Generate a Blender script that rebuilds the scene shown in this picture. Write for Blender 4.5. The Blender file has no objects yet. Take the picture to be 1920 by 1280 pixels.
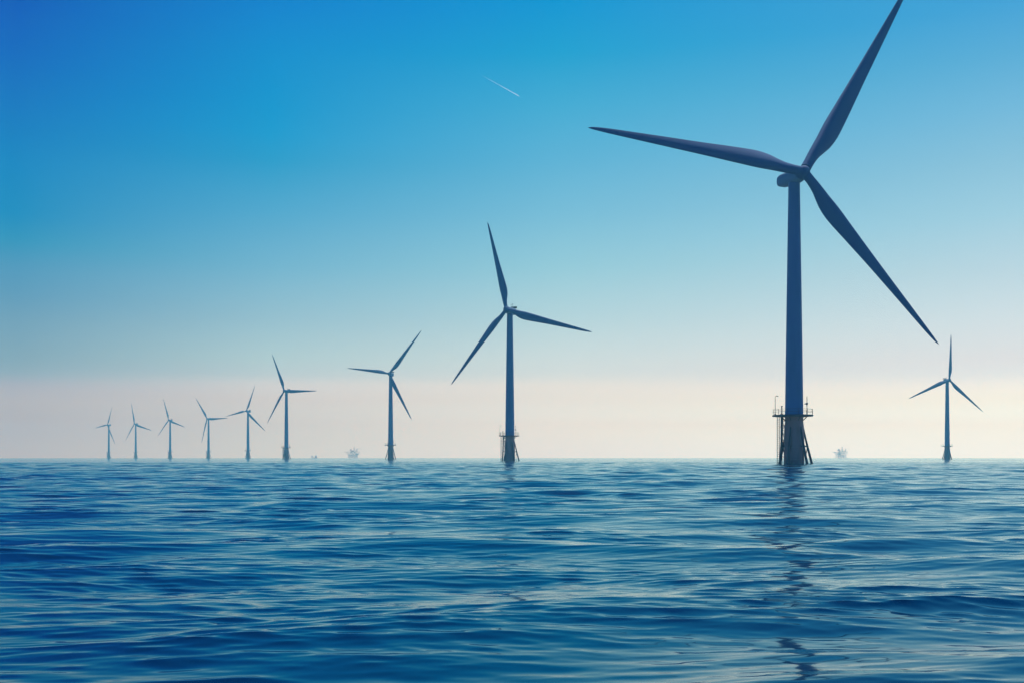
import bpy, math, random
import numpy as np
from mathutils import Matrix, Vector

R_ = math.radians
scene = bpy.context.scene
COL = scene.collection

# ------------------------------------------------------------------ camera
F = 1867.0                      # focal length in pixels of the 1920 px wide photograph
EYE = 1.6
cam_d = bpy.data.cameras.new('camera')
cam_d.sensor_width = 36.0
cam_d.lens = 36.0 * F / 1920.0
cam_d.shift_y = 217.0 / 1920.0
cam_d.clip_start = 0.1
cam_d.clip_end = 120000.0
cam = bpy.data.objects.new('camera', cam_d)
cam.location = (0, 0, EYE)
cam.rotation_euler = (R_(90), 0, 0)
COL.objects.link(cam)
scene.camera = cam

# ------------------------------------------------------------------ colour management / render
scene.view_settings.view_transform = 'Standard'
scene.view_settings.look = 'None'
scene.view_settings.exposure = 0.0
scene.view_settings.gamma = 1.0
scene.render.engine = 'CYCLES'
scene.cycles.use_denoising = True
scene.cycles.max_bounces = 8
scene.cycles.glossy_bounces = 3
scene.cycles.volume_bounces = 0
scene.cycles.sample_clamp_indirect = 4.0
scene.cycles.sample_clamp_direct = 0.0

# ------------------------------------------------------------------ sun
SUN_AZ, SUN_EL = 22.0, 72.0     # degrees right of the view axis, above the horizon
sun_d = bpy.data.lights.new('sun', 'SUN')
sun_d.energy = 4.8
sun_d.angle = R_(0.5)
sun_d.color = (1.0, 0.93, 0.82)
sun = bpy.data.objects.new('sun', sun_d)
sd = Vector((math.sin(R_(SUN_AZ)) * math.cos(R_(SUN_EL)), math.cos(R_(SUN_AZ)) * math.cos(R_(SUN_EL)), math.sin(R_(SUN_EL))))
sun.rotation_euler = sd.to_track_quat('Z', 'Y').to_euler()
COL.objects.link(sun)

# ------------------------------------------------------------------ world: physical sky blended with a measured colour gradient
def lin(c):
    return tuple(((v / 255) / 12.92 if v / 255 <= 0.04045 else ((v / 255 + 0.055) / 1.055) ** 2.4) for v in c)

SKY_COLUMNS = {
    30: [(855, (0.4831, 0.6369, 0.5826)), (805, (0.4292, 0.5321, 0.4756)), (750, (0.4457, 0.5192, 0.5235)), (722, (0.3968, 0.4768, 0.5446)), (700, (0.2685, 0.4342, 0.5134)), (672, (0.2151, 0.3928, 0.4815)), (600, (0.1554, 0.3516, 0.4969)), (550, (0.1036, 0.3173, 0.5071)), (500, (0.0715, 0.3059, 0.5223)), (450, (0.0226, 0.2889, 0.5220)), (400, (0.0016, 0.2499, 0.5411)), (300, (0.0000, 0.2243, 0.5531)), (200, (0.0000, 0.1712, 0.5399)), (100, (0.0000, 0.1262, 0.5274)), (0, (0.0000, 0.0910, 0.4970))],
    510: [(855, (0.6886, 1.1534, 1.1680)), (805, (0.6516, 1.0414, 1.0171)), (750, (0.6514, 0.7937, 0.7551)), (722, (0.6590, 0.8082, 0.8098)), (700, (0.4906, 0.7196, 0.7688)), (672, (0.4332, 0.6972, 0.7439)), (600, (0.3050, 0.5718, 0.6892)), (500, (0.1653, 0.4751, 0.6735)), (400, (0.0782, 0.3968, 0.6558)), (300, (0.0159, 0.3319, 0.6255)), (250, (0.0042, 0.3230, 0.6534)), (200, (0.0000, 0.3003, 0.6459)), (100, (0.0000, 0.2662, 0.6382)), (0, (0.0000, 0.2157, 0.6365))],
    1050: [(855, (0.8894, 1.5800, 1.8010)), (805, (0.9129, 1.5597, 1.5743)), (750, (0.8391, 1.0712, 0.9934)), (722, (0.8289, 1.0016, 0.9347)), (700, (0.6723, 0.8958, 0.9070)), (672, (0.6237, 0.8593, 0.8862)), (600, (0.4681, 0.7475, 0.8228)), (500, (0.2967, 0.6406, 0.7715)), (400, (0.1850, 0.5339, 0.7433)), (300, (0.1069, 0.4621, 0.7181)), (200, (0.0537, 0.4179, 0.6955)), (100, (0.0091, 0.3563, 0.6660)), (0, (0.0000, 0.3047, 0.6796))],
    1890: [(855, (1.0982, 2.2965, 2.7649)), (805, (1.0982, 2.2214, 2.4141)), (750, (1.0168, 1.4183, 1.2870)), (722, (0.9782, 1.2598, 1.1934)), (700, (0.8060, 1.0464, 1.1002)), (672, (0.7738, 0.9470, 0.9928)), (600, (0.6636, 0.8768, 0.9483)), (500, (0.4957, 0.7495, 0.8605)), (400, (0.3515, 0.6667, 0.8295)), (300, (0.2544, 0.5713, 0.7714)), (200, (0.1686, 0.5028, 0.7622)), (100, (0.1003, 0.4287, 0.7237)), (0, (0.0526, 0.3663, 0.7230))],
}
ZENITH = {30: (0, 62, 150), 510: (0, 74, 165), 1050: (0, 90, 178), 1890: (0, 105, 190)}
ELMAX = 70.0
world = bpy.data.worlds.new('World')
scene.world = world
world.use_nodes = True
wn, wl = world.node_tree.nodes, world.node_tree.links
wn.clear()

def wmath(op, a, b=None):
    n = wn.new('ShaderNodeMath'); n.operation = op
    for i, v in enumerate((a, b)):
        if v is None: continue
        if isinstance(v, (int, float)): n.inputs[i].default_value = v
        else: wl.new(v, n.inputs[i])
    return n.outputs[0]

def wrange(v, a, b, smooth=False):
    n = wn.new('ShaderNodeMapRange'); n.clamp = True
    n.interpolation_type = 'SMOOTHSTEP' if smooth else 'LINEAR'
    wl.new(v, n.inputs['Value'])
    n.inputs['From Min'].default_value = a; n.inputs['From Max'].default_value = b
    return n.outputs['Result']

def wmix(f, a, b):
    n = wn.new('ShaderNodeMix'); n.data_type = 'RGBA'
    if isinstance(f, float): n.inputs[0].default_value = f
    else: wl.new(f, n.inputs[0])
    wl.new(a, n.inputs[6]); wl.new(b, n.inputs[7])
    return n.outputs[2]

tc = wn.new('ShaderNodeTexCoord')
nrm = wn.new('ShaderNodeVectorMath'); nrm.operation = 'NORMALIZE'
wl.new(tc.outputs['Generated'], nrm.inputs[0])
sep = wn.new('ShaderNodeSeparateXYZ'); wl.new(nrm.outputs[0], sep.inputs[0])
el = wmath('MULTIPLY', wmath('ARCSINE', sep.outputs[2]), 180 / math.pi)
az = wmath('MULTIPLY', wmath('ARCTAN2', sep.outputs[0], sep.outputs[1]), 180 / math.pi)
elf = wrange(el, 0.0, ELMAX)

def ramp(stops):
    n = wn.new('ShaderNodeValToRGB'); cr = n.color_ramp
    cr.interpolation = 'LINEAR'
    cr.elements[0].position = stops[0][0]; cr.elements[0].color = (*stops[0][1], 1)
    cr.elements[1].position = stops[-1][0]; cr.elements[1].color = (*stops[-1][1], 1)
    for p, c in stops[1:-1]:
        e = cr.elements.new(p); e.color = (*c, 1)
    wl.new(elf, n.inputs[0])
    return n.outputs[0]

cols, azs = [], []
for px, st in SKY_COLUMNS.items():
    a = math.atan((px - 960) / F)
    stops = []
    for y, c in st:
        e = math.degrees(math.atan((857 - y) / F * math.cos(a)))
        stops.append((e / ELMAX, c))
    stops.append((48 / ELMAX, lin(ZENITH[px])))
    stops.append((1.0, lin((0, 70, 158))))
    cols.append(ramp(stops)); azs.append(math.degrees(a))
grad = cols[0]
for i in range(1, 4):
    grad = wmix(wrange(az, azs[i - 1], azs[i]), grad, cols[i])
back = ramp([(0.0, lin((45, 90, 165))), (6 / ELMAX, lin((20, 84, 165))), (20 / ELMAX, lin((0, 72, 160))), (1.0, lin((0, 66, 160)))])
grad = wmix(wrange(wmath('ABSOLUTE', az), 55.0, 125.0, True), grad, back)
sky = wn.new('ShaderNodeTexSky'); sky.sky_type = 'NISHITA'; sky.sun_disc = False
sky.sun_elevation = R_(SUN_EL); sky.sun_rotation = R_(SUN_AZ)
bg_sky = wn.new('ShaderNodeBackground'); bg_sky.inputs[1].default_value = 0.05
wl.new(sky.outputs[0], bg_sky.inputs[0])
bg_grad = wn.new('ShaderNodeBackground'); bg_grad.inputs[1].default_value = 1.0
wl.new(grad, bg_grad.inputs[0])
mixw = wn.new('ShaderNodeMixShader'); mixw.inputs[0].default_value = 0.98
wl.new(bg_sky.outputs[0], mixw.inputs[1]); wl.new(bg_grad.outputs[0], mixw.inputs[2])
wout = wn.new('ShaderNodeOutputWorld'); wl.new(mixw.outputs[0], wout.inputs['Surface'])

# ------------------------------------------------------------------ materials
def material(name):
    m = bpy.data.materials.new(name); m.use_nodes = True
    nt = m.node_tree; nt.nodes.clear()
    out = nt.nodes.new('ShaderNodeOutputMaterial')
    return m, nt, out

def paint(name, base, rough=0.45, stain=(0.7, 0.7, 0.68), amount=0.35, scale=(0.6, 0.6, 0.08), metallic=0.0):
    """painted steel with faint run-down weather stains"""
    m, nt, out = material(name)
    b = nt.nodes.new('ShaderNodeBsdfPrincipled')
    t = nt.nodes.new('ShaderNodeTexCoord')
    mp = nt.nodes.new('ShaderNodeMapping'); mp.inputs['Scale'].default_value = scale
    n = nt.nodes.new('ShaderNodeTexNoise'); n.inputs['Scale'].default_value = 1.0; n.inputs['Detail'].default_value = 5
    nt.links.new(t.outputs['Object'], mp.inputs['Vector']); nt.links.new(mp.outputs[0], n.inputs['Vector'])
    mr = nt.nodes.new('ShaderNodeMapRange'); mr.inputs['From Min'].default_value = 0.5; mr.inputs['From Max'].default_value = 0.75
    mr.inputs['To Max'].default_value = amount
    nt.links.new(n.outputs['Fac'], mr.inputs['Value'])
    mx = nt.nodes.new('ShaderNodeMix'); mx.data_type = 'RGBA'
    mx.inputs[6].default_value = (*base, 1)
    mx.inputs[7].default_value = (base[0] * stain[0], base[1] * stain[1], base[2] * stain[2], 1)
    nt.links.new(mr.outputs[0], mx.inputs[0]); nt.links.new(mx.outputs[2], b.inputs['Base Color'])
    rr = nt.nodes.new('ShaderNodeMapRange'); rr.inputs['To Min'].default_value = rough - 0.06; rr.inputs['To Max'].default_value = rough + 0.12
    nt.links.new(n.outputs['Fac'], rr.inputs['Value']); nt.links.new(rr.outputs[0], b.inputs['Roughness'])
    b.inputs['Metallic'].default_value = metallic
    b.inputs['Specular IOR Level'].default_value = 0.12
    nt.links.new(b.outputs[0], out.inputs['Surface'])
    return m

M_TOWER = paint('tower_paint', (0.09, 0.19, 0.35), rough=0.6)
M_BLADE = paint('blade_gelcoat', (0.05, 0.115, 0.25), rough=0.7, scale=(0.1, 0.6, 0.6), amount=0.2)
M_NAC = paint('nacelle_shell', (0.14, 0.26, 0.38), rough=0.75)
M_TP = paint('foundation_coating', (0.30, 0.21, 0.20), rough=0.6, amount=0.5, stain=(0.55, 0.5, 0.45), scale=(0.8, 0.8, 0.2))
M_STEEL = paint('dark_steel', (0.10, 0.10, 0.10), rough=0.55, amount=0.5, stain=(0.8, 0.6, 0.45), scale=(1, 1, 1))
M_RIG = paint('rig_steel', (0.80, 0.76, 0.70), rough=0.7, amount=0.4, scale=(0.1, 0.1, 0.1))

# ------------------------------------------------------------------ mesh helpers
class MB:
    def __init__(self): self.v, self.f, self.s = [], [], []
    def add(self, vs, fs, smooth=False):
        o = len(self.v); self.v += [tuple(p) for p in vs]
        self.f += [tuple(i + o for i in f) for f in fs]; self.s += [smooth] * len(fs)
    def loft(self, rings, cap=True, smooth=True):
        n = len(rings[0]); vs = [p for r in rings for p in r]
        fs = [(k * n + i, k * n + (i + 1) % n, (k + 1) * n + (i + 1) % n, (k + 1) * n + i) for k in range(len(rings) - 1) for i in range(n)]
        self.add(vs, fs, smooth)
        if cap:
            self.add(rings[0], [tuple(range(n))[::-1]]); self.add(rings[-1], [tuple(range(n))])
    def lathe(self, prof, n=32, c=(0, 0), cap=True):
        self.loft([[(c[0] + r * math.cos(2 * math.pi * i / n), c[1] + r * math.sin(2 * math.pi * i / n), z) for i in range(n)] for r, z in prof], cap)
    def tube(self, pts, r, n=8, r2=None):
        pts = [Vector(p) for p in pts]; rings = []
        for k, p in enumerate(pts):
            d = (pts[min(k + 1, len(pts) - 1)] - pts[max(k - 1, 0)]).normalized()
            ref = Vector((0, 0, 1)) if abs(d.z) < 0.9 else Vector((1, 0, 0))
            a = d.cross(ref).normalized(); b = d.cross(a).normalized()
            rr = r if r2 is None else r + (r2 - r) * k / (len(pts) - 1)
            rings.append([p + (a * math.cos(-2 * math.pi * i / n) + b * math.sin(-2 * math.pi * i / n)) * rr for i in range(n)])
        self.loft(rings)
    def box(self, c, s, bev=0.0):
        x, y, z = (v / 2 for v in s); cx, cy, cz = c
        if bev <= 0:
            vs = [(cx + a * x, cy + b * y, cz + d * z) for d in (-1, 1) for a, b in ((-1, -1), (1, -1), (1, 1), (-1, 1))]
            self.add(vs, [(3, 2, 1, 0), (4, 5, 6, 7), (0, 1, 5, 4), (1, 2, 6, 5), (2, 3, 7, 6), (3, 0, 4, 7)])
        else:
            def ring(i, zz): return [(cx + px, cy + py, cz + zz) for px, py in ((-x + i, -y), (x - i, -y), (x, -y + i), (x, y - i), (x - i, y), (-x + i, y), (-x, y - i), (-x, -y + i))]
            def ring2(zz):
                k = bev
                return [(cx + px, cy + py, cz + zz) for px, py in ((-x + 2 * k, -y + k), (x - 2 * k, -y + k), (x - k, -y + 2 * k), (x - k, y - 2 * k), (x - 2 * k, y - k), (-x + 2 * k, y - k), (-x + k, y - 2 * k), (-x + k, -y + 2 * k))]
            self.loft([ring2(-z), ring(bev, -z + bev), ring(bev, z - bev), ring2(z)], smooth=False)
    def mesh(self, name, mat):
        me = bpy.data.meshes.new(name); me.from_pydata(self.v, [], self.f); me.update()
        me.polygons.foreach_set('use_smooth', self.s)
        me.materials.append(mat)
        return me

def link(name, me, parent=None):
    o = bpy.data.objects.new(name, me); COL.objects.link(o)
    if parent: o.parent = parent
    return o

def tag(o, label=None, cat=None, group=None, kind=None):
    if label: o['label'] = label
    if cat: o['category'] = cat
    if group: o['group'] = group
    if kind: o['kind'] = kind
    return o

# ------------------------------------------------------------------ sea
def build_sea():
    rng = np.random.default_rng(11)
    rs = [3.0]
    while rs[-1] < 3800:
        r = rs[-1]
        if r < 300: s = max(0.026, 0.0027 * r)
        else: s = r * min(0.02, 0.0027 + 0.00003 * (r - 300))
        rs.append(r + s)
    rs = np.array(rs); nr = len(rs)
    dr = np.gradient(rs)
    front = np.arange(-0.70, 0.7001, 0.0019)
    rest = np.linspace(0.70, 2 * math.pi - 0.70, 60)[1:-1]
    th = np.concatenate([front, rest]); nt = len(th)
    Rg, Tg = np.meshgrid(rs, th, indexing='ij')
    X = Rg * np.sin(Tg); Y = Rg * np.cos(Tg)
    X = X.ravel(); Y = Y.ravel()
    DR = np.repeat(dr, nt)
    Z = np.zeros_like(X); DX = np.zeros_like(X); DY = np.zeros_like(X); unres = np.zeros_like(X)
    # patchy calm and ruffled water
    def patches(lmin, lmax, n):
        g = np.zeros_like(X)
        for _ in range(n):
            l = math.exp(rng.uniform(math.log(lmin), math.log(lmax))); a = rng.uniform(0, 2 * math.pi)
            k = 2 * math.pi / l
            g += np.sin(k * (math.cos(a) * X * 0.55 + math.sin(a) * Y) + rng.uniform(0, 6.28))
        return g / math.sqrt(n / 2)
    wide = np.clip(1.0 + 0.42 * patches(14, 60, 12) + 0.30 * patches(60, 240, 10), 0.25, 2.0)
    gust = np.clip(0.86 + 0.38 * patches(3, 22, 14), 0.50, 1.9)
    bands = [(0.09, 0.17, 26, 0.032), (0.17, 0.32, 36, 0.056), (0.32, 0.64, 40, 0.064), (0.64, 1.28, 36, 0.050), (1.28, 2.6, 32, 0.040),
             (2.6, 5.2, 26, 0.068), (5.2, 11.0, 14, 0.028), (11.0, 26.0, 9, 0.013)]
    for lo, hi, n, srms in bands:
        small = hi < 1.8
        for _ in range(n):
            l = math.exp(rng.uniform(math.log(lo), math.log(hi)))
            k = 2 * math.pi / l
            spread = R_(16 if hi < 2 else 18)
            a = R_(95) + rng.normal() * spread
            cx, cy = math.cos(a), math.sin(a)
            amp = srms / k * math.sqrt(2.0 / n)
            w = np.clip((l / DR - 2.2) / 2.0, 0, 1)
            ph = k * (cx * X + cy * Y) + rng.uniform(0, 2 * math.pi)
            g = gust if small else 1.0
            A = amp * w * g
            Z += A * np.sin(ph)
            q = 1.6 if hi < 3 else 1.1
            DX -= q * A * cx * np.cos(ph) * -1.0
            DY -= q * A * cy * np.cos(ph) * -1.0
            unres += (srms * srms / n) * (1 - w * w)
    fade = np.clip((3800 - np.repeat(rs, nt)) / 400, 0, 1)
    Z *= fade
    co = np.stack([X + DX, Y + DY, Z], 1)
    nv = nr * nt
    i, j = np.meshgrid(np.arange(nr - 1), np.arange(nt), indexing='ij')
    j2 = (j + 1) % nt
    quads = np.stack([i * nt + j, i * nt + j2, (i + 1) * nt + j2, (i + 1) * nt + j], -1).reshape(-1, 4)
    centre = nv
    co = np.vstack([co, [[0, 0, float(Z[:nt].mean())]]])
    tj = np.arange(nt)
    tris = np.stack([np.full(nt, centre), tj, (tj + 1) % nt], 1)
    me = bpy.data.meshes.new('sea')
    nq, ntr = len(quads), nt
    me.vertices.add(len(co)); me.vertices.foreach_set('co', co.astype(np.float32).ravel())
    me.loops.add(nq * 4 + ntr * 3)
    me.loops.foreach_set('vertex_index', np.concatenate([quads.ravel(), tris.ravel()]).astype(np.int32))
    me.polygons.add(nq + ntr)
    me.polygons.foreach_set('loop_start', np.concatenate([np.arange(nq) * 4, nq * 4 + np.arange(ntr) * 3]).astype(np.int32))
    me.polygons.foreach_set('loop_total', np.concatenate([np.full(nq, 4), np.full(ntr, 3)]).astype(np.int32))
    me.polygons.foreach_set('use_smooth', np.ones(nq + ntr, dtype=bool))
    at = me.attributes.new('fine_slope', 'FLOAT', 'POINT')
    at.data.foreach_set('value', np.concatenate([np.sqrt(unres) * wide * np.interp(np.repeat(rs, nt), [250, 2000], [1.0, 0.3]), [0.0]]).astype(np.float32))
    me.update(calc_edges=True); me.validate()
    # water material: fresnel gloss over a dark blue-green body, ripples too small for the mesh as normal noise
    m, nt_, out = material('sea_water')
    N, L = nt_.nodes, nt_.links
    body = N.new('ShaderNodeBsdfDiffuse'); body.inputs['Color'].default_value = (0.0, 0.014, 0.042, 1)
    b = N.new('ShaderNodeBsdfGlossy'); b.inputs['Color'].default_value = (0.70, 0.94, 1.0, 1)
    fres = N.new('ShaderNodeFresnel'); fres.inputs['IOR'].default_value = 2.0
    geo = N.new('ShaderNodeNewGeometry')
    mp = N.new('ShaderNodeMapping'); mp.inputs['Scale'].default_value = (0.35, 1.0, 1.0)
    L.new(geo.outputs['Position'], mp.inputs['Vector'])
    acc = None
    def noise(scale, detail):
        n = N.new('ShaderNodeTexNoise'); n.inputs['Scale'].default_value = scale; n.inputs['Detail'].default_value = detail
        L.new(mp.outputs[0], n.inputs['Vector'])
        s = N.new('ShaderNodeVectorMath'); s.operation = 'SUBTRACT'; s.inputs[1].default_value = (0.5, 0.5, 0.5)
        L.new(n.outputs['Color'], s.inputs[0]); return s.outputs[0]
    def vscale(v, f):
        s = N.new('ShaderNodeVectorMath'); s.operation = 'SCALE'; L.new(v, s.inputs[0])
        if isinstance(f, float): s.inputs['Scale'].default_value = f
        else: L.new(f, s.inputs['Scale'])
        return s.outputs[0]
    def vadd(a, c):
        s = N.new('ShaderNodeVectorMath'); s.operation = 'ADD'; L.new(a, s.inputs[0]); L.new(c, s.inputs[1]); return s.outputs[0]
    attr = N.new('ShaderNodeAttribute'); attr.attribute_name = 'fine_slope'
    k = N.new('ShaderNodeMath'); k.operation = 'MULTIPLY'; k.inputs[1].default_value = 2.0
    L.new(attr.outputs['Fac'], k.inputs[0])
    ro = N.new('ShaderNodeMath'); ro.operation = 'MULTIPLY_ADD'; ro.inputs[1].default_value = 0.07; ro.inputs[2].default_value = 0.003
    L.new(attr.outputs['Fac'], ro.inputs[0])
    rs_ = N.new('ShaderNodeMath'); rs_.operation = 'SQRT'; L.new(ro.outputs[0], rs_.inputs[0])
    L.new(rs_.outputs[0], b.inputs['Roughness'])
    v = vadd(vscale(noise(2.2, 2.0), k.outputs[0]), vscale(noise(9.0, 1.0), 0.03))
    fl = N.new('ShaderNodeVectorMath'); fl.operation = 'MULTIPLY'; fl.inputs[1].default_value = (0.3, 1, 0)
    L.new(v, fl.inputs[0])
    nn = N.new('ShaderNodeVectorMath'); nn.operation = 'NORMALIZE'
    L.new(vadd(geo.outputs['Normal'], fl.outputs[0]), nn.inputs[0])
    for nd in (b, body, fres): L.new(nn.outputs[0], nd.inputs['Normal'])
    wm = N.new('ShaderNodeMixShader'); L.new(fres.outputs[0], wm.inputs[0]); L.new(body.outputs[0], wm.inputs[1]); L.new(b.outputs[0], wm.inputs[2])
    L.new(wm.outputs[0], out.inputs['Surface'])
    me.materials.append(m)
    o = link('sea', me)
    tag(o, 'rippled deep blue open sea reaching the horizon', kind='structure')
    print('sea verts', len(co), 'rows', nr, 'cols', nt)
build_sea()

# ------------------------------------------------------------------ wind turbines
RB = 45.0                       # length of the master blade
def blade_mesh():
    st = [0.018, 0.03, 0.05, 0.075, 0.10, 0.13, 0.16, 0.19, 0.22, 0.26, 0.30, 0.35, 0.40, 0.46, 0.52, 0.58, 0.64, 0.70, 0.76, 0.82, 0.87, 0.91, 0.945, 0.97, 0.985, 0.995, 1.0]
    kx = [0, .05, .09, .13, .17, .21, .25, .32, .5, .65, .8, .9, .96, .985, 1.0]
    kc = [.0385, .0385, .046, .060, .073, .080, .0795, .073, .0545, .0425, .0305, .0225, .0150, .0095, .0018]
    tx = [0, .05, .12, .2, .3, .5, .8, 1]; tk = [1, 1, .62, .40, .29, .22, .18, .15]
    wx = [0, .1, .2, .35, .6, 1]; wt = [13, 12, 9.5, 6, 2.5, 0]
    rings = []
    for s in st:
        c = float(np.interp(s, kx, kc)) * RB
        t = float(np.interp(s, tx, tk)); tw = R_(float(np.interp(s, wx, wt)))
        blend = min(max((s - .05) / .12, 0), 1); blend = blend * blend * (3 - 2 * blend)
        pa = 0.5 + (0.30 - 0.5) * blend
        ring = []
        n = 28
        for i in range(n):
            u = 2 * math.pi * i / n
            xc = 0.5 - 0.5 * math.cos(u)            # 0 leading .. 1 trailing
            circ = 0.5 * math.sin(u)
            yt = 5 * t * (0.2969 * math.sqrt(max(xc, 0)) - 0.126 * xc - 0.3516 * xc ** 2 + 0.2843 * xc ** 3 - 0.1015 * xc ** 4)
            air = (yt if math.sin(u) >= 0 else -yt) + 0.04 * (1 - (2 * xc - 1) ** 2) * blend
            th = circ * (1 - blend) * min(t, 1) + air * blend
            y = (pa - xc) * c; z = th * c
            ring.append((s * RB, y * math.cos(tw) - z * math.sin(tw), y * math.sin(tw) + z * math.cos(tw)))
        rings.append(ring)
    m = MB(); m.loft(rings)
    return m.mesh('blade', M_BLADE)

def superring(x, w, h, zc, n=28, p=0.55):
    out = []
    for i in range(n):
        a = 2 * math.pi * i / n
        c, s = math.cos(a), math.sin(a)
        out.append((x, w * math.copysign(abs(c) ** p, c), zc + h * math.copysign(abs(s) ** p, s)))
    return out

def nacelle_mesh(oh):
    """local x runs along the rotor axis towards the hub, z up; origin on the tower axis at hub height"""
    m = MB()
    prof = [(-4.8, .6, .5, -.05), (-4.72, .95, .85, -.06), (-4.4, 1.25, 1.2, -.06), (-3.7, 1.46, 1.46, -.04), (-2.6, 1.54, 1.56, -.02), (-1.0, 1.56, 1.58, 0), (1.0, 1.5, 1.52, .02),
            (1.9, 1.38, 1.42, .1), (2.5, 1.2, 1.25, .15)]
    m.loft([superring(x, w, h, z) for x, w, h, z in prof])
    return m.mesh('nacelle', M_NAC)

def hub_mesh(oh):
    m = MB(); n = 28; rings = []
    for x, r in [(oh - 2.2, .9), (oh - 1.5, 1.1), (oh - 1.45, 1.3), (oh - .9, 1.42), (oh, 1.45), (oh + .5, 1.36), (oh + 1.0, 1.1), (oh + 1.35, .75), (oh + 1.5, .42), (oh + 1.56, .08)]:
        rings.append([(x, r * math.cos(2 * math.pi * i / n), r * math.sin(2 * math.pi * i / n)) for i in range(n)])
    m.loft(rings)
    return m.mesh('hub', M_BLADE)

def mast_mesh():
    m = MB()
    m.tube([(-1.6, .5, 1.4), (-1.6, .5, 3.75)], .06, 6)
    m.tube([(-1.9, -.35, 1.4), (-1.9, -.35, 3.6)], .055, 6)
    m.tube([(-1.6, .2, 3.2), (-1.6, .8, 3.2)], .025, 6)
    m.box((-1.6, .8, 3.32), (.14, .14, .22)); m.box((-1.6, .2, 3.32), (.1, .1, .2))
    m.box((-1.75, .1, 1.5), (.7, 1.2, .12))
    return m.mesh('weather_mast', M_STEEL)

def cooler_mesh():
    m = MB()
    for y in (-1.1, 0, 1.1): m.tube([(-3.9, y, 1.0), (-3.9, y, 1.7)], .09, 6)
    m.box((-3.9, 0, 2.05), (.7, 3.0, .85), .06)
    for k in range(6): m.box((-4.27, -1.25 + .5 * k, 2.05), (.05, .32, .66))
    return m.mesh('cooler', M_STEEL)

TP_TOP = 11.75
def tower_mesh(top):
    m = MB()
    p = [(2.28, TP_TOP - .1), (2.28, TP_TOP + .12), (2.12, TP_TOP + .14)]
    h = top - TP_TOP
    for k in range(1, 13):
        t = k / 12
        p.append((2.12 + (1.33 - 2.12) * t ** 1.08, TP_TOP + .14 + (h - .14) * t))
    m.lathe(p, 40)
    for t in (.33, .66):                              # section flange seams
        r = 2.12 + (1.33 - 2.12) * t ** 1.08; z = TP_TOP + h * t
        m.lathe([(r + .0, z - .06), (r + .025, z - .05), (r + .025, z + .05), (r, z + .06)], 40, cap=False)
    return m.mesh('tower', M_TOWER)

def tp_mesh():
    m = MB()
    m.lathe([(2.34, -2.0), (2.34, 7.2), (2.30, 8.6), (2.12, 10.2), (2.10, TP_TOP - .55), (2.5, TP_TOP - .5), (2.5, TP_TOP - .12)], 40)
    for z in (1.0, 4.0): m.lathe([(2.34, z - .1), (2.39, z - .08), (2.39, z + .08), (2.34, z + .1)], 40, cap=False)
    return m.mesh('transition_piece', M_TP)

PX = -0.35                       # the deck sits a little to the ladder side
def platform_mesh():
    m = MB(); n = 24; ro = 4.75
    def ring(r, z): return [(PX * (r / ro) + r * math.cos(2 * math.pi * i / n), r * math.sin(2 * math.pi * i / n), z) for i in range(n)]
    m.loft([ring(2.3, TP_TOP - .42), ring(4.2, TP_TOP - .36), ring(ro, TP_TOP - .30), ring(ro, TP_TOP + .02), ring(ro - .12, TP_TOP + .05), ring(2.2, TP_TOP + .05)], cap=False, smooth=False)
    for a in range(0, 360, 45):
        c, s = math.cos(R_(a + 10)), math.sin(R_(a + 10))
        m.tube([(2.2 * c, 2.2 * s, TP_TOP - 1.3), (3.2 * c, 3.2 * s, TP_TOP - .36)], .09, 6)
    return m.mesh('platform', M_STEEL)

def railing_mesh():
    m = MB(); n = 24; r = 4.66
    P = [(PX + r * math.cos(2 * math.pi * i / n), r * math.sin(2 * math.pi * i / n)) for i in range(n)]
    for i, (x, y) in enumerate(P):
        if i % 2 == 0: m.tube([(x, y, TP_TOP), (x, y, TP_TOP + 1.4)], .045, 6)
        x2, y2 = P[(i + 1) % n]
        for z in (.75, 1.35): m.tube([(x, y, TP_TOP + z), (x2, y2, TP_TOP + z)], .035, 5)
    return m.mesh('railing', M_STEEL)

def lamp_mesh():
    m = MB(); m.tube([(-4.62, -.3, TP_TOP), (-4.62, -.3, 15.6), (-4.62, -.3, 16.15), (-4.5, -.3, 16.3), (-4.2, -.3, 16.34)], .065, 6)
    m.box((-4.15, -.3, 16.3), (.55, .26, .16), .03)
    m.box((-4.62, -.3, TP_TOP + .2), (.3, .3, .3))
    return m.mesh('lamp_post', M_STEEL)

def crane_mesh():
    m = MB(); m.tube([(2.75, -1.1, TP_TOP), (2.75, -1.1, 16.2)], .08, 6)
    m.tube([(2.75, -1.1, 14.4), (2.2, -.9, 14.4)], .11, 6)
    m.box((2.72, -1.1, 14.4), (.42, .4, .5), .05)
    m.tube([(2.75, -1.1, 16.1), (2.3, -2.4, 15.7)], .05, 6)
    return m.mesh('davit_crane', M_STEEL)

def post_mesh():
    m = MB(); m.tube([(-3.2, -.9, TP_TOP), (-3.2, -.9, 13.75)], .13, 8)
    m.box((-3.2, -.9, 13.8), (.34, .3, .3), .04); m.box((-3.2, -.9, TP_TOP + .15), (.5, .5, .3))
    return m.mesh('cabinet_post', M_STEEL)

def ladder_mesh():
    m = MB()
    for x in (-4.22, -3.72): m.tube([(x, -.6, -1.6), (x, -.6, TP_TOP - .3)], .085, 6)
    z = -.8
    while z < TP_TOP - .4:
        m.tube([(-4.22, -.6, z), (-3.72, -.6, z)], .035, 5); z += .45
    for z in (3.9, 6.3, 8.9):
        m.tube([(-3.72, -.6, z), (-3.15, -.3, z)], .06, 5)
    return m.mesh('ladder', M_STEEL)

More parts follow.
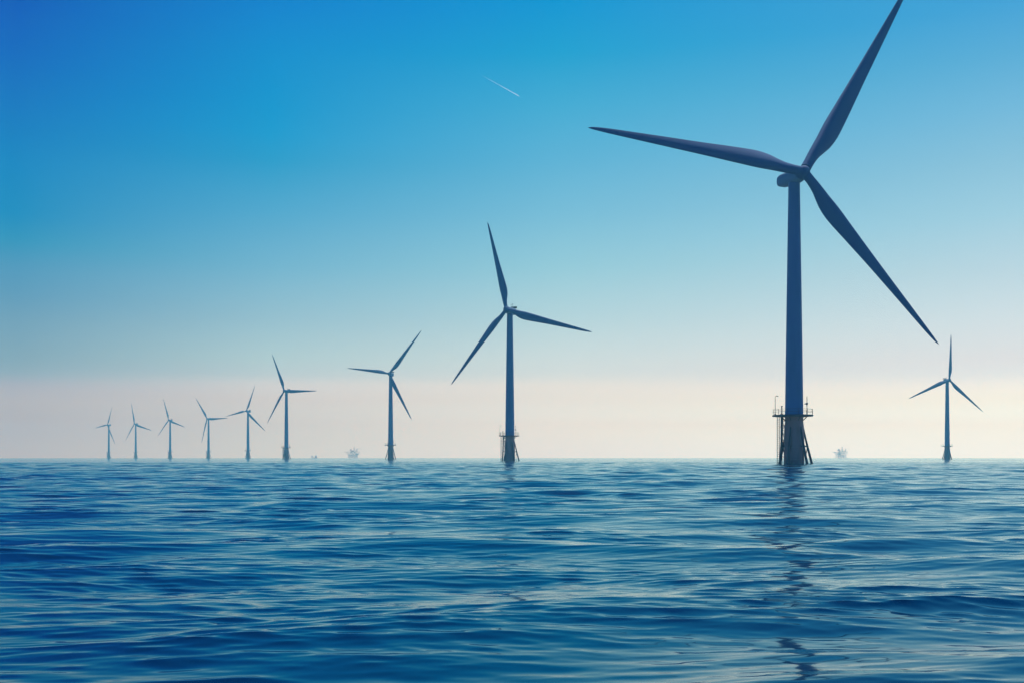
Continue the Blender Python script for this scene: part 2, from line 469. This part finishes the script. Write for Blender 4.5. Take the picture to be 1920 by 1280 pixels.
def fender_mesh():
    m = MB()
    m.tube([(-3.08, -.3, TP_TOP - .3), (-3.12, -.3, 6), (-3.3, -.3, 2.5), (-3.52, -.3, -1.6)], .24, 8)
    m.tube([(-2.62, .5, TP_TOP - .4), (-2.66, .5, 5), (-2.86, .5, -1.6)], .1, 8)
    for z in (4.35,): m.tube([(-3.2, -.3, z), (-2.2, -.1, z)], .2, 8)
    for k, z in enumerate((10.7, 10.1, 9.5, 8.9, 8.2, 7.0, 5.9, 3.0, 1.9)):
        m.tube([(-3.1, -.3, z), (-2.2, .2 - .3 * (k % 2), z + (.28 if k % 2 else -.2))], .07, 6)
    m.tube([(-2.9, -.3, 10.6), (-2.35, .1, 9.0), (-2.8, .0, 8.2), (-2.4, .1, 6.4)], .07, 6)
    return m.mesh('boat_fender', M_STEEL)

def brace_mesh():
    m = MB()
    m.tube([(2.15, 0, 8.9), (2.75, 0, 6.1), (3.35, 0, 3.6), (4.22, 0, .2), (4.7, 0, -1.7)], .19, 8, r2=.36)
    m.tube([(2.2, 0, 4.35), (3.25, 0, 4.3)], .17, 8)
    m.tube([(3.15, 0, 4.2), (2.9, 0, 2.6), (2.82, 0, -1.6)], .1, 6)
    return m.mesh('brace', M_STEEL)

HORIZON = 857.0
def turbine_spec(tx, hub, tips, yaw, tilt, olim=(3.4, 5.4)):
    """real position, overhang and each blade's azimuth and length, worked out once from the measured photograph"""
    D = (70 - EYE) * F / (HORIZON - hub[1])
    ax = Vector((math.sin(yaw) * math.cos(tilt), -math.cos(yaw) * math.cos(tilt), math.sin(tilt)))
    right = Vector((math.cos(yaw), math.sin(yaw), 0)); up = right.cross(-ax)
    if up.z < 0: up = -up
    tw = Vector(((tx - 960) / F * D, D, 0))
    ray = lambda q: Vector(((q[0] - 960) / F, 1, (HORIZON - q[1]) / F))
    r = ray(hub)
    den = ax.x - r.x * ax.y
    o = (r.x * D - tw.x) / den if abs(den) > 1e-3 else 4.0
    o = min(max(o, olim[0]), olim[1])
    h = EYE + r.z * (D + ax.y * o) - ax.z * o
    H = tw + Vector((0, 0, h)) + ax * o
    bl = []
    for t in tips:
        r = ray(t); P = Vector((0, 0, EYE)) + r * ((H - Vector((0, 0, EYE))).dot(ax) / r.dot(ax)) - H
        a, L = math.atan2(P.dot(up), P.dot(right)), math.hypot(P.dot(up), P.dot(right))
        bl.append((a, L))
    return tw, o, h, ax, right, up, bl

TIP2 = (1704, -31)               # upper blade of the near turbine runs out of the frame; its tip on the same line
SPECS = [   # tower x, hub, tips, yaw, tilt, base turn, label
    (1489, (1507, 322), [(1103, 240), TIP2, (1760, 645)], 20, 6, 0, 'largest and nearest wind turbine, dark blue, upper blade cut off by the picture edge'),
    (956, (952, 580), [(914, 417), (1110, 622), (846, 721)], -28, 5, 0, 'second largest dark blue wind turbine, mid picture, one blade almost straight up'),
    (732.5, (733, 700), [(790, 619), (651, 690), (772, 786)], -12, 5, 62, 'slate blue wind turbine just right of the faint rig, one blade pointing flat left'),
    (537, (535, 732), [(510, 664), (594, 732), (501, 793)], -27, 5, 25, 'grey wind turbine with one blade level to the right and a clear platform skirt'),
    (465, (466.5, 770), [(478, 722), (424, 780), (497, 807)], -30, 5, 62, 'grey wind turbine whose left blade nearly touches the next turbine and tip leans right'),
    (391, (390, 784.5), [(367, 746), (427, 783), (378, 830)], -30, 5, 10, 'hazy wind turbine whose level right blade tip meets its neighbour blade'),
    (319, (318, 787), [(306, 747), (347, 800), (296, 817)], -30, 5, 40, 'hazy pale wind turbine, third from the far end of the receding row'),
    (254.5, (253.5, 794), [(246, 756), (284, 806), (235, 826)], -30, 5, 62, 'faint wind turbine second from the far end of the receding row'),
    (204, (203, 796), [(210, 762), (178, 802), (216, 832)], -30, 5, 0, 'smallest, faintest wind turbine at the far left end of the row'),
    (1776, (1778, 712), [(1783, 627), (1704, 747), (1843, 771)], 8, 5, 75, 'pale grey wind turbine alone at the right edge, below the big blade tip'),
]
ME_BLADE = blade_mesh()
ME_NAC, ME_HUB, ME_MAST, ME_COOL = nacelle_mesh(4.3), hub_mesh(4.3), mast_mesh(), cooler_mesh()
ME_TOWER, ME_TP, ME_PLAT, ME_RAIL = tower_mesh(68.2), tp_mesh(), platform_mesh(), railing_mesh()
ME_LAMP, ME_CRANE, ME_POST, ME_LADDER, ME_FENDER, ME_BRACE = lamp_mesh(), crane_mesh(), post_mesh(), ladder_mesh(), fender_mesh(), brace_mesh()

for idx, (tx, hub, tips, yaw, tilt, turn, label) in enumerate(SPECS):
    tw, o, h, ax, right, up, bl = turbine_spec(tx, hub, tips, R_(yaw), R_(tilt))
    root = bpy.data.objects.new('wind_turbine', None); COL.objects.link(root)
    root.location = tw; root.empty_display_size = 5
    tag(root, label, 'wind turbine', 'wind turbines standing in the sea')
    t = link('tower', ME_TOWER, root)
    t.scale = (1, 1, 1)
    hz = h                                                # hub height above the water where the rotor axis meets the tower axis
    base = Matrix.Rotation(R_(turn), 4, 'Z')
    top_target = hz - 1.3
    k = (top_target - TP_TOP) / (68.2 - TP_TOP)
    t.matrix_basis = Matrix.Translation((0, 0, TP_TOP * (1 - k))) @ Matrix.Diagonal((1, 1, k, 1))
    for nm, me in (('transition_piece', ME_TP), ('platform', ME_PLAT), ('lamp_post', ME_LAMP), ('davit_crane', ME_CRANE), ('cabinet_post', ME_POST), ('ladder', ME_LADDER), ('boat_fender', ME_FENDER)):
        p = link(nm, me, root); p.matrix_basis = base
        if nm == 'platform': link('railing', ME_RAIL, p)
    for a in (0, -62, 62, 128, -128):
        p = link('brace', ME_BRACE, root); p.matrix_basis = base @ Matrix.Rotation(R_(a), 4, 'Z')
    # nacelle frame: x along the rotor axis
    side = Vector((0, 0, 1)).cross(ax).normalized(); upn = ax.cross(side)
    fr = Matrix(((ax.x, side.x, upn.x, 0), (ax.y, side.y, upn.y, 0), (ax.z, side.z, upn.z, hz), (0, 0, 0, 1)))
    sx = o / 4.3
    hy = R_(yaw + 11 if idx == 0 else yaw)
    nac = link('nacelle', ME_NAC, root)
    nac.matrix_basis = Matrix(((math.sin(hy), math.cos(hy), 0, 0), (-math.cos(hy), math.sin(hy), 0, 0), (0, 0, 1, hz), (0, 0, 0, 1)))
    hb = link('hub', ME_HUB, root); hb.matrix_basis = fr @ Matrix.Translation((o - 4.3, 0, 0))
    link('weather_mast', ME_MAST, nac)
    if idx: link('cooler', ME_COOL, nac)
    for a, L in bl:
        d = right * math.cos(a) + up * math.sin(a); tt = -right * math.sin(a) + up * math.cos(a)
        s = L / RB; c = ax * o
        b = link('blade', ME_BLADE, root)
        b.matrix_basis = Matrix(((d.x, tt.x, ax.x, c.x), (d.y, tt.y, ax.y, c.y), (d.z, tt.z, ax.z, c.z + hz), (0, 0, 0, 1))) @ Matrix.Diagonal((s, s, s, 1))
    print(label[:30], 'D %.0f o %.2f hub %.1f' % (tw.y, o, hz), [(round(math.degrees(a), 1), round(L, 1)) for a, L in bl])

# ------------------------------------------------------------------ far rigs and ships
def at(px, D): return ((px - 960) / F * D, D, 0)

def rig(px, D, flip, label):
    root = bpy.data.objects.new('offshore_rig', None); COL.objects.link(root); root.location = at(px, D)
    tag(root, label, 'oil rig', 'faint rigs on the horizon')
    root.scale = (flip, 1, 1)
    rng = random.Random(int(px)); m = MB()
    levels = [(12.5, 40, 0), (17.5, 44, 0), (22.5, 36, 3), (27.0, 26, 2)]
    for z, w, cx in levels: m.box((cx, 0, z), (w, 28, .55))
    for (z, w, cx), (z2, w2, cx2) in zip(levels, levels[1:]):
        n = int(w2 // 5)
        for k in range(n + 1):
            x = cx2 - w2 / 2 + .4 + k * (w2 - .8) / n
            for y in (-13.4, 13.4): m.tube([(x, y, z), (x, y, z2)], .2, 5)
            if k < n and rng.random() < .6:
                for y in (-13.4, 13.4): m.tube([(x, y, z), (x + (w2 - .8) / n, y, z2)], .2, 5)
        for k in range(3):
            bw = rng.uniform(3, 7); bh = rng.uniform(1.8, 3.6)
            m.box((rng.uniform(cx2 - w2 / 2 + 4, cx2 + w2 / 2 - 4), rng.uniform(-8, 8), z + .28 + bh / 2), (bw, rng.uniform(3, 6), bh), .2)
    for k in range(5):
        m.tube([(rng.uniform(-14, 14), rng.uniform(-9, 9), 9), (rng.uniform(-12, 12), rng.uniform(-9, 9), 12.5)], .5, 6)
    link('deck', m.mesh('deck', M_RIG), root)
    for x in (-15, -5, 6, 15):
        for y in (-11, 11):
            l = MB(); l.tube([(x, y, -2), (x * .98, y * .97, 12.4)], .75, 10)
            lo = link('leg', l.mesh('leg', M_RIG), root)
    l = MB()
    for x0, x1 in ((-15, -5), (-5, 6), (6, 15)):
        for y in (-11, 11):
            l.tube([(x0, y, 1), (x1, y, 12)], .5, 6); l.tube([(x1, y, 1), (x0, y, 12)], .5, 6)
    link('bracing', l.mesh('bracing', M_RIG), root)
    hd = MB(); hd.lathe([(7, 21.2), (8, 22), (8, 22.6)], 16, c=(-25, 0)); hd.tube([(-16, -3, 17), (-25, -3, 21.4)], .5, 6); hd.tube([(-16, 3, 17), (-25, 3, 21.4)], .5, 6)
    hd.box((-18.5, 0, 21.6), (6, 5, 1.0))
    link('helideck', hd.mesh('helideck', M_RIG), root)
    q = MB(); q.box((-8, 0, 29.2), (6, 12, 3.8), .3); q.box((-8, 0, 32.4), (3, 5, 2.6), .3)
    link('living_quarters', q.mesh('living_quarters', M_RIG), root)
    dk = MB()
    for sx in (-1, 1):
        for sy in (-1, 1): dk.tube([(4 + 2.6 * sx, 2.6 * sy, 26), (4 + .7 * sx, .7 * sy, 41)], .4, 5)
    for z in (29, 32, 35, 38):
        w = 2.6 - 1.9 * (z - 26) / 15
        for sx in (-1, 1): dk.tube([(4 - w, w * sx, z), (4 + w, w * sx, z + 2)], .25, 5); dk.tube([(4 + w * sx, -w, z), (4 + w * sx, w, z + 2)], .25, 5)
    dk.box((4, 0, 41), (2.4, 2.4, 1.2), .2)
    link('derrick', dk.mesh('derrick', M_RIG), root)
    cr = MB(); cr.tube([(15, -4, 22), (15, -4, 31)], 1.0, 8); cr.box((15, -4, 31), (3.5, 3, 2.6), .3); cr.tube([(15.5, -4, 31), (29, -5, 36.5)], .55, 6, r2=.3); cr.tube([(15, -4, 33.5), (29, -5, 36.6)], .12, 5)
    cr.tube([(14.5, -4, 32), (14, -4, 35)], .3, 5); cr.box((29, -5, 35.3), (.8, .8, 2.2))
    link('crane', cr.mesh('crane', M_RIG), root)
    st = MB(); st.tube([(20, 4, 18), (27, 6, 27)], .5, 6, r2=.35); st.tube([(20, 4, 21), (23.5, 5, 22.5)], .3, 5)
    link('flare_boom', st.mesh('flare_boom', M_RIG), root)
    return root
rig(662, 3600, 1, 'faint grey oil rig left of the slate blue turbine, arm reaching left')
rig(1577, 3700, 1, 'paler ghostly oil rig between the biggest turbine and the rightmost one')

def ship(px, D, length, label, mat):
    root = bpy.data.objects.new('work_vessel', None); COL.objects.link(root); root.location = at(px, D)
    tag(root, label, 'ship')
    L = length; h = MB(); rings = []
    for t, w, z0 in ((-.5, .10, .4), (-.47, .12, .1), (-.2, .13, 0), (.2, .125, 0), (.38, .08, .05), (.5, .008, .35)):
        sh = .09 + (.05 * max(0, t) * 2) ; x = t * L
        rings.append([(x, -w * L, sh * L), (x, -w * L * .8, z0 - .8), (x, w * L * .8, z0 - .8), (x, w * L, sh * L)])
    h.loft(rings, smooth=False); link('hull', h.mesh('hull', mat), root)
    b = MB(); b.box((.26 * L, 0, .19 * L), (.2 * L, .18 * L, .16 * L), .01 * L); b.box((.25 * L, 0, .36 * L), (.2 * L, .18 * L, .18 * L), .01 * L)
    link('wheelhouse', b.mesh('wheelhouse', mat), root)
    a = MB()
    for y in (-.08, .08): a.tube([(-.4 * L, y * L, .08 * L), (-.42 * L, y * L, .3 * L)], .018 * L, 6)
    a.box((-.38 * L, 0, .34 * L), (.22 * L, .2 * L, .14 * L)); link('stern_gantry', a.mesh('stern_gantry', mat), root)
    mm = MB(); mm.tube([(.22 * L, 0, .34 * L), (.22 * L, 0, .5 * L)], .008 * L, 6); link('mast', mm.mesh('mast', mat), root)
ship(589.5, 3000, 18, 'tiny dark work boat on the horizon left of the faint rig', M_RIG)

# ------------------------------------------------------------------ contrail, some 20 km away and 7 km up
def contrail():
    D = 20000.0
    a = Vector(((903 - 960) / F * D, D, EYE + (HORIZON - 141.5) / F * D)); b = Vector(((974 - 960) / F * D, D * .985, EYE + (HORIZON - 181.0) / F * D * .985))
    b.x = (974 - 960) / F * D * .985
    m = MB(); n = 24; pts, rr = [], []
    rng = random.Random(4)
    for k in range(n + 1):
        t = k / n; p = a.lerp(b, t)
        pts.append(p); rr.append((3.2 + 4.6 * t ** .8 + rng.uniform(-.7, .7)) * (0.35 if k in (0, n) else 1))
    rings = []
    d = (b - a).normalized(); u = d.cross(Vector((0, 0, 1))).normalized(); w = d.cross(u).normalized()
    for p, r in zip(pts, rr): rings.append([p + (u * math.cos(-2 * math.pi * i / 10) + w * math.sin(-2 * math.pi * i / 10)) * r for i in range(10)])
    m.loft(rings)
    mat, nt, out = material('ice_trail')
    N, L = nt.nodes, nt.links
    tcn = N.new('ShaderNodeTexCoord'); sp = N.new('ShaderNodeSeparateXYZ'); L.new(tcn.outputs['Generated'], sp.inputs[0])
    mr = N.new('ShaderNodeMapRange'); mr.inputs['To Min'].default_value = 0.05; mr.inputs['To Max'].default_value = 0.48
    L.new(sp.outputs[0], mr.inputs['Value'])
    tr = N.new('ShaderNodeBsdfTransparent'); tl = N.new('ShaderNodeBsdfTranslucent'); tl.inputs[0].default_value = (.9, .95, 1, 1)
    df = N.new('ShaderNodeBsdfDiffuse'); df.inputs[0].default_value = (.9, .95, 1, 1)
    m1 = N.new('ShaderNodeMixShader'); m1.inputs[0].default_value = .5; L.new(tl.outputs[0], m1.inputs[1]); L.new(df.outputs[0], m1.inputs[2])
    m2 = N.new('ShaderNodeMixShader'); L.new(mr.outputs[0], m2.inputs[0]); L.new(tr.outputs[0], m2.inputs[1]); L.new(m1.outputs[0], m2.inputs[2])
    L.new(m2.outputs[0], out.inputs['Surface'])
    tag(link('contrail', m.mesh('contrail', mat)), 'thin white contrail fading to the upper left in the open blue sky', 'contrail')
contrail()

# ------------------------------------------------------------------ haze
HAZE_COL, HAZE_DENS, HAZE_G = (0.13, 0.60, 0.85), 5.2e-4, 0.0
m = MB(); m.box((0, 0, 64), (8000, 8000, 134))
mat, nt, out = material('haze_air')
pv = nt.nodes.new('ShaderNodeVolumePrincipled')
pv.inputs['Color'].default_value = (*HAZE_COL, 1); pv.inputs['Density'].default_value = HAZE_DENS
pv.inputs['Anisotropy'].default_value = HAZE_G; pv.inputs['Absorption Color'].default_value = (1, 1, 1, 1)
nt.links.new(pv.outputs[0], out.inputs['Volume'])
tag(link('haze', m.mesh('haze', mat)), 'thin bluish sea haze fading the far turbines', kind='stuff')
